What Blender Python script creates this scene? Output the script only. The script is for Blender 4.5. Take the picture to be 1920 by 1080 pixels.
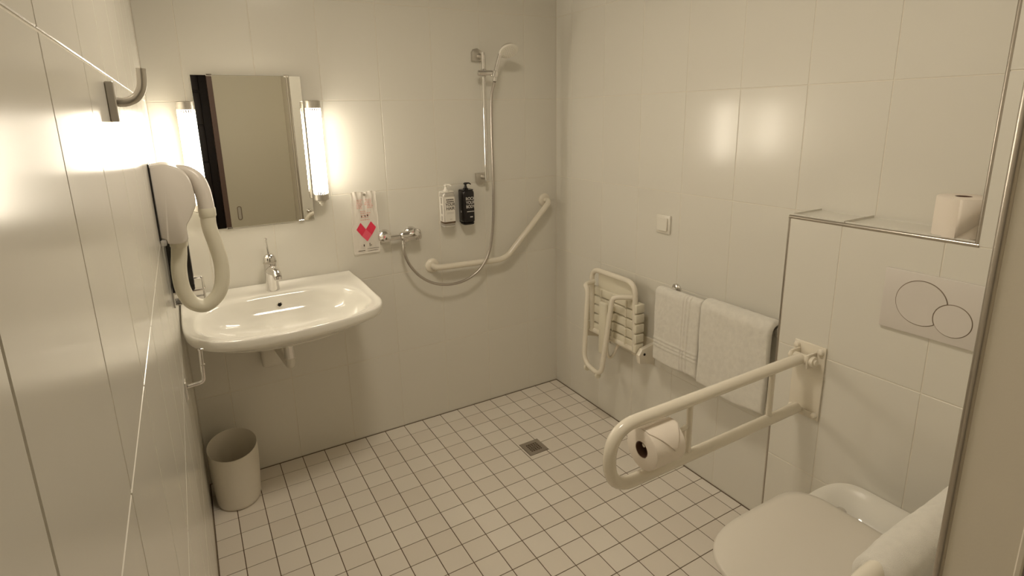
import bpy, bmesh, math, random
from mathutils import Vector, Matrix, Euler, noise
random.seed(7)
PI = math.pi
sc = bpy.context.scene
for o in list(bpy.data.objects):
    bpy.data.objects.remove(o)

# ------------------------------------------------------------------ camera, world, exposure
cam_d = bpy.data.cameras.new('camera')
cam = bpy.data.objects.new('camera', cam_d)
sc.collection.objects.link(cam)
cam.location = (-1.76133, -2.52084, 1.54817)
cam.rotation_euler = (1.33594053, .0202965889, -.530439523)
cam_d.sensor_width = 36
cam_d.lens = 1048.17124 * 36 / 1920
cam_d.shift_x = 2.898 / 1920
cam_d.shift_y = -76.118 / 1920
cam_d.clip_start = .01
sc.camera = cam
world = bpy.data.worlds.new('world')
sc.world = world
world.use_nodes = True
world.node_tree.nodes['Background'].inputs[0].default_value = (1, .86, .7, 1)
world.node_tree.nodes['Background'].inputs[1].default_value = .05
sc.view_settings.view_transform = 'Standard'
sc.view_settings.look = 'None'
sc.view_settings.gamma = 1
sc.view_settings.use_curve_mapping = False
sc.view_settings.exposure = 0.0
LAMP = 30.0                       # strength of the two fluorescent mirror lamps
LAMP_COL = (1, .89, .71)
CEIL = 48.0                        # strength of the added fill light at the ceiling, out of view
CEIL_COL = (1, .875, .70)
sc.cycles.max_bounces = 14
sc.cycles.diffuse_bounces = 9
sc.cycles.glossy_bounces = 5

# ------------------------------------------------------------------ room measures
XL, XR = -1.842, 0.0              # left wall, right wall
YB = 0.0                          # back wall
YF = -2.60                        # entrance wall
H = 2.4265
BX = -.16                         # face of the boxed-in cistern wall
BY = -1.485                       # its far end
BZ = 1.225                        # its shelf height
PY = -1.962                       # where the full-height part begins
SY = -2.26                        # tiled face of the partition stub
SX = -.96                         # its free end
SE = -2.338                       # its rear edge

# ------------------------------------------------------------------ materials
def mat(name, col, rough=.5, metal=0., **k):
    m = bpy.data.materials.new(name)
    m.use_nodes = True
    nt = m.node_tree
    b = nt.nodes['Principled BSDF']
    b.inputs['Base Color'].default_value = (*col, 1)
    b.inputs['Roughness'].default_value = rough
    b.inputs['Metallic'].default_value = metal
    for key, v in k.items():
        if key in ('bump', 'var', 'rv', 'blotch'):
            continue
        b.inputs[key.replace('_', ' ').title() if key not in ('ior',) else 'IOR'].default_value = v
    N, L = nt.nodes.new, nt.links.new
    geo = N('ShaderNodeNewGeometry')
    if 'bump' in k:                                  # (scale, distance[, detail])
        s, d = k['bump'][:2]
        no = N('ShaderNodeTexNoise'); no.inputs['Scale'].default_value = s
        no.inputs['Detail'].default_value = k['bump'][2] if len(k['bump']) > 2 else 2
        L(geo.outputs['Position'], no.inputs['Vector'])
        bu = N('ShaderNodeBump'); bu.inputs['Distance'].default_value = d
        bu.inputs['Strength'].default_value = 1
        L(no.outputs['Fac'], bu.inputs['Height']); L(bu.outputs['Normal'], b.inputs['Normal'])
    if 'var' in k or 'blotch' in k:
        src = None
        mix = N('ShaderNodeMix'); mix.data_type = 'RGBA'; mix.blend_type = 'MULTIPLY'
        mix.inputs[0].default_value = 1
        mix.inputs[6].default_value = (*col, 1)
        ramp = N('ShaderNodeValToRGB')
        if 'var' in k:                               # each piece its own slight tint
            oi = N('ShaderNodeObjectInfo'); L(oi.outputs['Random'], ramp.inputs['Fac']); v = k['var']
            ramp.color_ramp.elements[0].color = (1 - v, 1 - v * 1.25, 1 - v * 1.5, 1)
            ramp.color_ramp.elements[1].color = (1, 1, 1, 1)
        else:
            s, v = k['blotch']
            n2 = N('ShaderNodeTexNoise'); n2.inputs['Scale'].default_value = s
            n2.inputs['Detail'].default_value = 4
            L(geo.outputs['Position'], n2.inputs['Vector']); L(n2.outputs['Fac'], ramp.inputs['Fac'])
            ramp.color_ramp.elements[0].position = .35
            ramp.color_ramp.elements[1].position = .65
            ramp.color_ramp.elements[0].color = (1 - v, 1 - v, 1 - v, 1)
            ramp.color_ramp.elements[1].color = (1, 1, 1, 1)
        L(ramp.outputs['Color'], mix.inputs[7])
        L(mix.outputs[2], b.inputs['Base Color'])
    return m

TILE_COL = (.71, .69, .63)
M = dict(
    tile=mat('glazed_wall_tile', TILE_COL, .18, var=.015),
    grout=mat('pale_grout', (.74, .70, .62), .7, bump=(600, .0002)),
    floor_tile=mat('floor_tile', (.80, .75, .68), .42, var=.065, bump=(90, .0004, 4)),
    floor_grout=mat('brown_grout', (.115, .072, .04), .85, bump=(500, .0003)),
    sealant=mat('grey_sealant', (.22, .17, .12), .6),
    paint=mat('cream_paint', (.72, .67, .58), .38, bump=(250, .0001)),
    ceiling=mat('ceiling_paint', (.45, .435, .40), .8, bump=(120, .0002)),
    lilac=mat('lilac_paint', (.34, .29, .31), .6),
    door=mat('door_laminate', (.50, .465, .37), .35, bump=(60, .0001)),
    wood=mat('dark_wenge', (.035, .016, .013), .4, bump=(80, .0003, 6)),
    frame=mat('door_frame_wood', (.10, .055, .04), .45),
    chrome=mat('chrome', (.78, .76, .74), .09, 1.),
    steel=mat('brushed_steel', (.52, .48, .44), .33, 1., bump=(300, .0001)),
    satin=mat('satin_nickel', (.60, .57, .52), .36, 1.),
    alu=mat('aluminium_edge', (.50, .46, .41), .28, 1.),
    ceramic=mat('white_ceramic', (.80, .78, .72), .07, coat_weight=.4, coat_roughness=.03),
    lid=mat('toilet_lid_plastic', (.70, .66, .59), .28),
    plastic=mat('white_plastic', (.74, .71, .64), .3),
    dryer=mat('dryer_plastic', (.66, .62, .57), .33),
    hose_p=mat('dryer_hose_plastic', (.68, .65, .54), .38),
    bin_p=mat('bin_plastic', (.72, .68, .60), .36),
    powder=mat('white_powder_coat', (.76, .71, .61), .2),
    seat_p=mat('seat_plastic', (.74, .70, .58), .33),
    plate=mat('flush_plate', (.66, .62, .58), .25),
    towel=mat('white_towel', (.80, .77, .70), .95, bump=(900, .0015, 3), blotch=(60, .06), sheen_weight=.5),
    paper=mat('toilet_paper', (.82, .75, .67), .95, bump=(500, .0004, 3)),
    card=mat('cardboard_core', (.16, .085, .055), .9),
    black=mat('black_plastic', (.008, .006, .006), .25),
    hole=mat('dark_hole', (.01, .008, .006), .9),
    silver_b=mat('silver_bottle', (.50, .47, .43), .3, .35),
    label_w=mat('white_label', (.78, .75, .69), .45),
    ink=mat('dark_ink', (.05, .035, .025), .6),
    ink_w=mat('pale_ink', (.62, .60, .57), .6),
    red=mat('red_print', (.72, .035, .085), .45),
    pink=mat('pink_print', (.80, .11, .17), .45),
    pinkline=mat('pink_line_print', (.62, .30, .26), .6),
    soap=mat('brown_liquid', (.10, .06, .03), .2),
)
def glassy(name, col, rough, transp, tcol=(1, 1, 1)):
    m = bpy.data.materials.new(name); m.use_nodes = True
    nt = m.node_tree; b = nt.nodes['Principled BSDF']
    b.inputs['Base Color'].default_value = (*col, 1); b.inputs['Roughness'].default_value = rough
    t = nt.nodes.new('ShaderNodeBsdfTransparent'); t.inputs[0].default_value = (*tcol, 1)
    mx = nt.nodes.new('ShaderNodeMixShader'); mx.inputs[0].default_value = 1 - transp
    nt.links.new(t.outputs[0], mx.inputs[1]); nt.links.new(b.outputs[0], mx.inputs[2])
    nt.links.new(mx.outputs[0], nt.nodes['Material Output'].inputs[0])
    return m
M['film'] = glassy('clear_bag_film', (.90, .85, .79), .3, .38)
M['acrylic'] = glassy('clear_plastic', (.8, .78, .74), .05, .6)
M['mirror'] = mat('mirror_silver', (.90, .90, .86), .0, 1.)
def emit(name, col, s):
    m = bpy.data.materials.new(name); m.use_nodes = True
    nt = m.node_tree; nt.nodes.remove(nt.nodes['Principled BSDF'])
    e = nt.nodes.new('ShaderNodeEmission'); e.inputs[0].default_value = (*col, 1); e.inputs[1].default_value = s
    nt.links.new(e.outputs[0], nt.nodes['Material Output'].inputs[0])
    return m
M['glow'] = emit('lamp_glow', LAMP_COL, LAMP)
M['opal'] = emit('ceiling_fill_glow', CEIL_COL, CEIL)

# ------------------------------------------------------------------ object helpers
col = sc.collection
WL = {}                                               # world position of every parent
def empty(name, loc, label=None, cat=None, group=None):
    o = bpy.data.objects.new(name, None); col.objects.link(o)
    o.location = loc; o.empty_display_size = .03
    WL[o.name] = Vector(loc)
    tag(o, label, cat, group)
    return o
def tag(o, label=None, cat=None, group=None, kind=None):
    if label: o['label'] = label
    if cat: o['category'] = cat
    if group: o['group'] = group
    if kind: o['kind'] = kind
    return o
def obj(name, bm, m, parent=None, smooth=True, loc=None, angle=35, keep=False):
    """link one bmesh (built in world coordinates) as one mesh object"""
    base = Vector(loc) if loc is not None else Vector((0, 0, 0))
    pw = WL[parent.name] if parent is not None else Vector((0, 0, 0))
    if parent is not None and loc is None:
        base = pw
    if not keep:
        bmesh.ops.recalc_face_normals(bm, faces=bm.faces)
    me = bpy.data.meshes.new(name)
    bmesh.ops.translate(bm, verts=bm.verts, vec=-base)
    bm.to_mesh(me); bm.free()
    me.materials.append(m)
    if smooth:
        me.shade_smooth()
        me.set_sharp_from_angle(angle=math.radians(angle))
    o = bpy.data.objects.new(name, me); col.objects.link(o)
    o.location = base - pw
    WL[o.name] = base
    if parent is not None: o.parent = parent
    return o
def NB(): return bmesh.new()

def box(bm, a, b, bev=0., seg=2):
    a, b = Vector(a), Vector(b)
    lo = Vector([min(a[i], b[i]) for i in range(3)]); hi = Vector([max(a[i], b[i]) for i in range(3)])
    r = bmesh.ops.create_cube(bm, size=1, matrix=Matrix.Translation((lo + hi) / 2) @ Matrix.Diagonal((*(hi - lo), 1)))
    if bev > 0:
        vs = set(r['verts'])
        es = [e for e in bm.edges if e.verts[0] in vs and e.verts[1] in vs]
        bmesh.ops.bevel(bm, geom=es, offset=bev, segments=seg, profile=.5, affect='EDGES')
    return bm

def smoothpath(pts, n=6, closed=False):
    P = [Vector(p) for p in pts]
    out = []
    m = len(P)
    rng = range(m) if closed else range(m - 1)
    for i in rng:
        if closed:
            p0, p1, p2, p3 = P[i - 1], P[i], P[(i + 1) % m], P[(i + 2) % m]
        else:
            p1, p2 = P[i], P[i + 1]
            p0 = P[i - 1] if i else p1 * 2 - p2
            p3 = P[i + 2] if i + 2 < m else p2 * 2 - p1
        for k in range(n):
            t = k / n
            out.append(.5 * ((2 * p1) + (p2 - p0) * t + (2 * p0 - 5 * p1 + 4 * p2 - p3) * t * t + (-p0 + 3 * p1 - 3 * p2 + p3) * t ** 3))
    if not closed: out.append(P[-1])
    return out
def roundpath(pts, r, n=6, closed=False):
    """polyline with its corners rounded to radius-like distance r"""
    P = [Vector(p) for p in pts]; out = []; m = len(P)
    for i, p in enumerate(P):
        if not closed and i in (0, m - 1):
            out.append(p); continue
        a, b = P[i - 1], P[(i + 1) % m]
        rr = r[i] if isinstance(r, (list, tuple)) else r
        da, db = min(rr, (a - p).length * .49), min(rr, (b - p).length * .49)
        A, B = p + (a - p).normalized() * da, p + (b - p).normalized() * db
        for k in range(n + 1):
            t = k / n
            out.append(A * (1 - t) ** 2 + p * 2 * t * (1 - t) + B * t * t)
    return out
def tube(bm, pts, r, seg=12, closed=False, caps=True, squash=None):
    P = [Vector(p) for p in pts]; m = len(P)
    if closed: T = [(P[(i + 1) % m] - P[i - 1]).normalized() for i in range(m)]
    else: T = [(P[min(i + 1, m - 1)] - P[max(i - 1, 0)]).normalized() for i in range(m)]
    up = Vector((0, 0, 1)) if abs(T[0].z) < .9 else Vector((0, 1, 0))
    nrm = (up - T[0] * up.dot(T[0])).normalized()
    rings = []
    for i in range(m):
        nrm = (nrm - T[i] * nrm.dot(T[i])).normalized()
        bi = T[i].cross(nrm)
        rr = r[i] if isinstance(r, (list, tuple)) else r
        rings.append([bm.verts.new(P[i] + (nrm * math.cos(2 * PI * k / seg) + bi * math.sin(2 * PI * k / seg)) * rr) for k in range(seg)])
    for i in range(m if closed else m - 1):
        A, B = rings[i], rings[(i + 1) % m]
        for k in range(seg):
            bm.faces.new((A[k], A[(k + 1) % seg], B[(k + 1) % seg], B[k]))
    if caps and not closed:
        bm.faces.new(rings[0][::-1]); bm.faces.new(rings[-1])
    return bm
def lathe(bm, prof, org, axis=(0, 0, 1), seg=28, capa=True, capb=True):
    """prof: (radius, height) along the axis"""
    ax = Vector(axis).normalized(); org = Vector(org)
    u = ax.orthogonal().normalized(); v = ax.cross(u)
    rings = []
    for r, h in prof:
        rings.append([bm.verts.new(org + ax * h + (u * math.cos(2 * PI * k / seg) + v * math.sin(2 * PI * k / seg)) * max(r, 1e-5)) for k in range(seg)])
    for A, B in zip(rings, rings[1:]):
        for k in range(seg):
            bm.faces.new((A[k], A[(k + 1) % seg], B[(k + 1) % seg], B[k]))
    if capa: bm.faces.new(rings[0][::-1])
    if capb: bm.faces.new(rings[-1])
    return bm
def loft(bm, rings, capa=True, capb=True, closed=False):
    R = [[bm.verts.new(p) for p in ring] for ring in rings]
    n = len(R[0])
    for A, B in zip(R, R[1:] + ([R[0]] if closed else [])):
        for k in range(n):
            bm.faces.new((A[k], A[(k + 1) % n], B[(k + 1) % n], B[k]))
    if not closed:
        if capa: bm.faces.new(R[0][::-1])
        if capb: bm.faces.new(R[-1])
    return bm
def prism(bm, outline, d, n=(0, 1, 0), bev=0):
    """outline points (3d), extruded by vector d"""
    d = Vector(d)
    A = [bm.verts.new(Vector(p)) for p in outline]; B = [bm.verts.new(Vector(p) + d) for p in outline]
    k = len(A)
    bm.faces.new(A[::-1]); bm.faces.new(B)
    for i in range(k): bm.faces.new((A[i], A[(i + 1) % k], B[(i + 1) % k], B[i]))
    if bev:
        bm.normal_update()
        es = [e for e in bm.edges if (e.verts[0] in A) == (e.verts[1] in A)]
        bmesh.ops.bevel(bm, geom=es, offset=bev, segments=2, profile=.5, affect='EDGES')
    return bm
def rrect(cx, cy, w, h, r, n=5):
    out = []
    for sx, sy, a0 in ((1, 1, 0), (-1, 1, 90), (-1, -1, 180), (1, -1, 270)):
        for k in range(n + 1):
            a = math.radians(a0 + 90 * k / n)
            out.append((cx + sx * (w / 2 - r) + r * math.cos(a), cy + sy * (h / 2 - r) + r * math.sin(a)))
    return out
def text_part(name, s, size, loc, rot, m, parent, align='CENTER', bold=0., sx=1.):
    cu = bpy.data.curves.new(name, 'FONT'); cu.body = s; cu.size = size; cu.align_x = align; cu.align_y = 'CENTER'
    cu.extrude = .0002; cu.offset = bold
    t = bpy.data.objects.new(name, cu); col.objects.link(t)
    dg = bpy.context.evaluated_depsgraph_get()
    me = bpy.data.meshes.new_from_object(t.evaluated_get(dg))
    bpy.data.objects.remove(t)
    mt = Matrix.Translation(Vector(loc) - WL[parent.name]) @ Euler(rot).to_matrix().to_4x4() @ Matrix.Diagonal((sx, 1, 1, 1))
    me.transform(mt)
    me.materials.clear(); me.materials.append(m)
    o = bpy.data.objects.new(name, me); col.objects.link(o); o.parent = parent
    WL[o.name] = WL[parent.name]
    return o

# ------------------------------------------------------------------ tiles, each one an object
tile_cache = {}
def tile_mesh(w, h, t, b, m):
    key = (round(w, 4), round(h, 4), t, b, m.name)
    if key in tile_cache: return tile_cache[key]
    me = bpy.data.meshes.new('tile')
    vs = []
    for (x, y, z) in ((w / 2, h / 2, -t), (w / 2, h / 2, -b), (w / 2 - b, h / 2 - b, 0)):
        vs += [(-x, -y, z), (x, -y, z), (x, y, z), (-x, y, z)]
    fs = [(8, 9, 10, 11)]
    for l in (0, 4):
        for k in range(4): fs.append((l + k, l + (k + 1) % 4, l + 4 + (k + 1) % 4, l + 4 + k))
    me.from_pydata(vs, [], fs); me.materials.append(m); me.update()
    tile_cache[key] = me
    return me
def put_tile(parent, o, u, v, n, cu, cv, w, h, m, t=.006, b=.0008, name='tile'):
    ob = bpy.data.objects.new(name, tile_mesh(w, h, t, b, m)); col.objects.link(ob)
    ob.parent = parent
    R = Matrix((u, v, n)).transposed().to_4x4()
    ob.matrix_local = Matrix.Translation(Vector(o) + u * cu + v * cv + n * .0) @ R
    return ob
def tile_field(parent, o, u, v, us, vs, m, gap=.0028, skip=None, b=.0008):
    u, v = Vector(u), Vector(v); n = u.cross(v)
    for a0, a1 in zip(us, us[1:]):
        for b0, b1 in zip(vs, vs[1:]):
            if skip and skip((a0 + a1) / 2, (b0 + b1) / 2): continue
            put_tile(parent, o, u, v, n, (a0 + a1) / 2, (b0 + b1) / 2, abs(a1 - a0) - gap, abs(b1 - b0) - gap, m, b=b)
ROWS = [.0015] + [.4045 * k for k in range(1, 6)] + [H]
G = .0012                                                # grout lies this far behind the tile faces
def slab(name, a, b, m):
    o = obj(name, box(NB(), a, b), m, smooth=False)
    tag(o, kind='structure')
    return o
wall_back = slab('wall_back', (XL - .1, YB + G, -.05), (XR + .1, YB + .1, H + .02), M['grout'])
cols_b = [XL] + [-.1965 - .2525 * k for k in range(6, -1, -1)] + [XR]
tile_field(wall_back, (0, 0, 0), (1, 0, 0), (0, 0, 1), cols_b, ROWS, M['tile'])
wall_right = slab('wall_right', (XR + G, YB + .1, -.05), (XR + .1, YF - .1, H + .02), M['grout'])
cols_r = [0] + [.1385 + .2525 * k for k in range(0, 9)] + [-YF]
tile_field(wall_right, (0, 0, 0), (0, -1, 0), (0, 0, 1), cols_r, ROWS, M['tile'],
           skip=lambda y, z: y > 2.0 or (y > 1.66 and z < 1.2))
wall_left = slab('wall_left', (XL - G, YB + .1, -.05), (XL - .1, YF - .1, H + .02), M['grout'])
cols_l = [YF] + [-2.4545 + .2525 * k for k in range(0, 10)] + [0]
cols_l = sorted(set(c for c in cols_l if YF <= c <= 0))
tile_field(wall_left, (XL, 0, 0), (0, 1, 0), (0, 0, 1), cols_l, ROWS, M['tile'])

# boxed-in cistern wall with its shelf, and the full-height part beside it
wb = NB()
box(wb, (BX + G, BY - G, -.02), (-.0005, SY - .06, BZ - G))
box(wb, (BX + G, PY - G, BZ - G), (-.0005, SY - .06, H + .01))
wall_box = obj('wall_cistern', wb, M['grout'], smooth=False); tag(wall_box, kind='structure')
cols_x = [-BY + .004, 1.6485, 1.9010, 2.1535, -SY]
tile_field(wall_box, (BX, 0, 0), (0, -1, 0), (0, 0, 1), cols_x, [.0015, .4045, .809, BZ - .006], M['tile'])
tile_field(wall_box, (BX, 0, 0), (0, -1, 0), (0, 0, 1), [-PY + .004, 2.1535, -SY], [BZ - .006, 1.618, 2.0225, H], M['tile'])
tile_field(wall_box, (0, 0, BZ), (0, -1, 0), (-1, 0, 0), [-BY + .004, 1.6485, 1.9010, -PY], [.001, -BX - .006], M['tile'])
tile_field(wall_box, (0, BY, 0), (-1, 0, 0), (0, 0, 1), [.001, -BX - .003], [.0015, .4045, .809, BZ - .006], M['tile'])
tile_field(wall_box, (0, PY, 0), (-1, 0, 0), (0, 0, 1), [.001, -BX - .003], [BZ, 1.618, 2.0225, H], M['tile'])
# metal tile edges
def trim(name, a, b, m=M['alu']):
    o = obj(name, box(NB(), a, b, .0012, 1), m); tag(o, kind='structure'); return o
trim('trim_1', (BX - .0012, BY + .0025, 0), (BX + .005, BY - .0035, BZ + .001))
tb = NB(); tube(tb, [(BX + .004, BY + .002, BZ - .004), (BX + .004, PY - .006, BZ - .004)], .0062, 12)
tag(obj('trim_2', tb, M['alu']), kind='structure')
tb = NB(); tube(tb, [(BX + .004, PY - .002, BZ - .004), (BX + .004, PY - .002, H)], .0055, 12)
tag(obj('trim_3', tb, M['alu']), kind='structure')

# partition stub at the near end of the room, its free end faced in cream board
pb = box(NB(), (SX + .004, SY - G, -.05), (BX + .01, SE, H + .01))
wall_part = obj('wall_partition', pb, M['grout'], smooth=False); tag(wall_part, kind='structure')
cols_p = [-SX - .006 - .2525 * k for k in range(0, 4)] + [-BX - .0]
tile_field(wall_part, (0, SY, 0), (-1, 0, 0), (0, 0, 1), sorted(cols_p), ROWS, M['tile'])
jb = box(NB(), (SX, SY - .006, 0), (SX + .02, SE + .002, H), .001, 1)
obj('end_panel', jb, M['paint'], wall_part)
tb = NB(); tube(tb, [(SX + .003, SY - .003, 0), (SX + .003, SY - .003, H)], .0062, 14)
tag(obj('trim_4', tb, M['alu']), kind='structure')
tb = box(NB(), (SX - .002, SE - .004, 0), (SX + .02, SE + .003, H), .0015, 1)
tag(obj('trim_5', tb, M['paint']), kind='structure')
slab('trim_8', (SX + .003, SE - .003, 0), (SX + .02, SE - .05, H), M['lilac'])
slab('wall_entry', (SX + .004, SE - .004, -.05), (SX + .1, YF - .02, H + .01), M['paint'])

# ceiling
slab('ceiling', (XL - .1, YB + .1, H), (XR + .1, YF - 1.6, H + .1), M['ceiling'])

cl = empty('ceiling_fill_light', (-1.22, -1.40, H), 'added round fill light at the ceiling over the middle of the room, out of view', 'lamp')  # added, unseen: brightens floor and lower walls beyond the mirror lamps
k = NB(); lathe(k, [(.165, 0), (.165, -.004), (.19, -.006), (.19, 0)], (-1.22, -1.40, H), (0, 0, 1), 40, False, False)
obj('base', k, M['satin'], cl)
k = NB(); lathe(k, [(.165, -.001), (.165, -.003), (.001, -.003)], (-1.22, -1.40, H), (0, 0, 1), 40)
obj('fill_disc', k, M['opal'], cl)

# entrance wall with the cream door and the dark corridor behind (seen in the mirror)
slab('wall_front', (-1.46, YF - .04, 2.08), (SX + .1, YF, H + .01), M['paint'])
dr = obj('door_1', box(NB(), (-1.468, YF - .04, .006), (SX + .004, YF - .0, 2.08), .002, 1), M['door'])
tag(dr, kind='structure')
dh = NB()
ring = [Vector((p[0], YF + .002, p[1])) for p in rrect(-1.395, .79, .028, .11, .0135, 6)]
tube(dh, ring, .003, 8, closed=True)
obj('handle', dh, M['sealant'], dr)
obj('handle_recess', prism(NB(), [Vector((p[0], YF + .0006, p[1])) for p in rrect(-1.395, .79, .022, .10, .0108, 6)], (0, -.0004, 0)), M['satin'], dr)
slab('trim_6', (-1.505, YF - .10, 0), (-1.468, YF - .0, 2.1), M['frame'])
slab('trim_7', (XL - .0, YF - .10, 2.1), (-1.46, YF, H), M['frame'])
slab('wall_corridor', (-2.6, YF - 1.6, -.05), (-.5, YF - 1.55, H), M['wood'])
slab('wall_corridor_left', (-2.6, YF - 1.6, -.05), (-2.55, YF - .1, H), M['wood'])
slab('wall_corridor_right', (-.55, YF - 1.6, -.05), (-.5, YF - .04, H), M['wood'])
wd = empty('wardrobe', (-1.6, YF - .75, 0), 'dark brown wardrobe in the corridor seen in the mirror', 'wardrobe')
obj('carcass', box(NB(), (-2.3, YF - 1.2, 0), (-1.2, YF - .62, 2.3), .003, 1), M['wood'], wd)
for z0, z1 in ((.05, .62), (.63, 1.18), (1.19, 1.50), (1.51, 1.78), (1.80, 2.28)):
    obj('drawer_front', box(NB(), (-2.28, YF - .62, z0), (-1.54, YF - .598, z1), .004, 1), M['wood'], wd)

# ------------------------------------------------------------------ floor with single tiles
fl = NB(); box(fl, (XL - .1, YB + .1, -.1), (XR + .1, YF - 1.6, -.0016))
floor = obj('floor', fl, M['floor_grout'], smooth=False); tag(floor, kind='structure')
T = .1
fx = [0] + [-(a + .5408) * T for a in range(0, 18)] + [XL]
fy = [0] + [-(b + .9713) * T for b in range(0, 25)] + [YF]
R = Euler(cam.rotation_euler).to_matrix().transposed()
def project(p):
    l = R @ (Vector(p) - cam.location)
    if l.z > -.05: return None
    return 957.1 + 1048.17 * l.x / -l.z, 463.9 - 1048.17 * l.y / -l.z, -l.z
cells = []
DR = (-.5425, -.4420, -.5675, -.4650)                      # drain x0 x1 y0 y1
for i in range(len(fx) - 1):
    for j in range(len(fy) - 1):
        x0, x1, y0, y1 = fx[i + 1], fx[i], fy[j + 1], fy[j]
        if x0 > BX and y1 < BY: continue
        x0, x1 = x0 + .0015, x1 - .0015; y0, y1 = y0 + .0015, y1 - .0015
        if i == 0: x1 -= .003
        if j == 0: y1 -= .003
        if i == len(fx) - 2: x0 += .003
        pr = project(((x0 + x1) / 2, (y0 + y1) / 2, 0))
        vis = 0
        if pr and 330 < pr[0] < 1450 and 640 < pr[1] < 1110: vis = 1 / pr[2] ** 2
        # cut round the drain
        parts = [(x0, x1, y0, y1)]
        if x0 < DR[1] and x1 > DR[0] and y0 < DR[3] and y1 > DR[2]:
            g = .0015; parts = []
            if x0 < DR[0] - g: parts.append((x0, DR[0] - g, y0, y1))
            if x1 > DR[1] + g: parts.append((DR[1] + g, x1, y0, y1))
            a, b = max(x0, DR[0] - g), min(x1, DR[1] + g)
            if y0 < DR[2] - g: parts.append((a, b, y0, DR[2] - g))
            if y1 > DR[3] + g: parts.append((a, b, DR[3] + g, y1))
        for q in parts:
            if q[1] - q[0] > .004 and q[3] - q[2] > .004: cells.append((vis, q))
cells.sort(key=lambda c: -c[0])
X, Y, Z = Vector((1, 0, 0)), Vector((0, 1, 0)), Vector((0, 0, 1))
for vis, (x0, x1, y0, y1) in cells[:300]:
    t = put_tile(floor, (0, 0, 0), X, Y, Z, (x0 + x1) / 2, (y0 + y1) / 2, x1 - x0, y1 - y0, M['floor_tile'], b=.0008)
rest = NB()
for vis, (x0, x1, y0, y1) in cells[300:]:
    box(rest, (x0, y0, -.006), (x1, y1, 0))
ro = obj('tile', rest, M['floor_tile'], floor, smooth=False); ro['kind'] = 'stuff'
# sealant joint along the walls
for k, (a, b) in enumerate((((XL, -.0032, 0), (0, 0, .0012)), ((-.0032, 0, 0), (0, BY, .0012)), ((XL, 0, 0), (XL + .003, YF, .0012)))):
    slab('baseboard_%s' % ('back', 'right', 'left')[k], a, b, M['sealant'])

# floor drain
dx, dy = (DR[0] + DR[1]) / 2, (DR[2] + DR[3]) / 2
dn = empty('floor_drain', (dx, dy, -.004), 'small square steel floor drain set among the floor tiles', 'drain')
f = NB()
for a, b in (((DR[0], DR[2]), (DR[1], DR[2] + .02)), ((DR[0], DR[3] - .02), (DR[1], DR[3])), ((DR[0], DR[2] + .02), (DR[0] + .02, DR[3] - .02)), ((DR[1] - .02, DR[2] + .02), (DR[1], DR[3] - .02))):
    box(f, (*a, -.003), (*b, .0008))
obj('frame', f, M['steel'], dn, smooth=False)
obj('sump', box(NB(), (dx - .035, dy - .035, -.003), (dx + .035, dy + .035, -.0028)), M['hole'], dn, smooth=False)
g = NB()                                                       # grating: bars between square slots
n_, w_, s_ = 5, .0625, .0042
pit = w_ / n_
for k in range(n_ + 1):
    c = -w_ / 2 + k * pit
    box(g, (dx - w_ / 2, dy + c - s_ / 2, -.0022), (dx + w_ / 2, dy + c + s_ / 2, .0004))
    box(g, (dx + c - s_ / 2, dy - w_ / 2, -.0022), (dx + c + s_ / 2, dy + w_ / 2, .0004))
for sx in (-1, 1):
    for sy in (-1, 1):
        box(g, (dx + sx * .0315, dy + sy * .0315, -.0022), (dx + sx * .0265, dy + sy * .0265, .00035))
obj('grate', g, M['steel'], dn, smooth=False)

# ------------------------------------------------------------------ mirror
mr = empty('wall_mirror', (-1.49, -.004, 1.415), 'frameless rectangular wall mirror hung between the two glowing lamps', 'mirror')
MX0, MX1, MZ0, MZ1 = -1.689, -1.290, 1.117, 1.716
obj('backing', box(NB(), (MX0 + .003, -.004, MZ0 + .003), (MX1 - .003, -.0004, MZ1 - .003)), M['sealant'], mr)
obj('glass', box(NB(), (MX0, -.009, MZ0), (MX1, -.004, MZ1), .0008, 1), M['mirror'], mr, smooth=False)
for x in (-1.625, -1.345):
    for z, s in ((MZ1, 1), (MZ0, -1)):
        obj('clip', box(NB(), (x - .011, -.0125, z - .004 * s), (x + .011, 0, z + .004 * s), .0015, 1), M['chrome'], mr)

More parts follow.
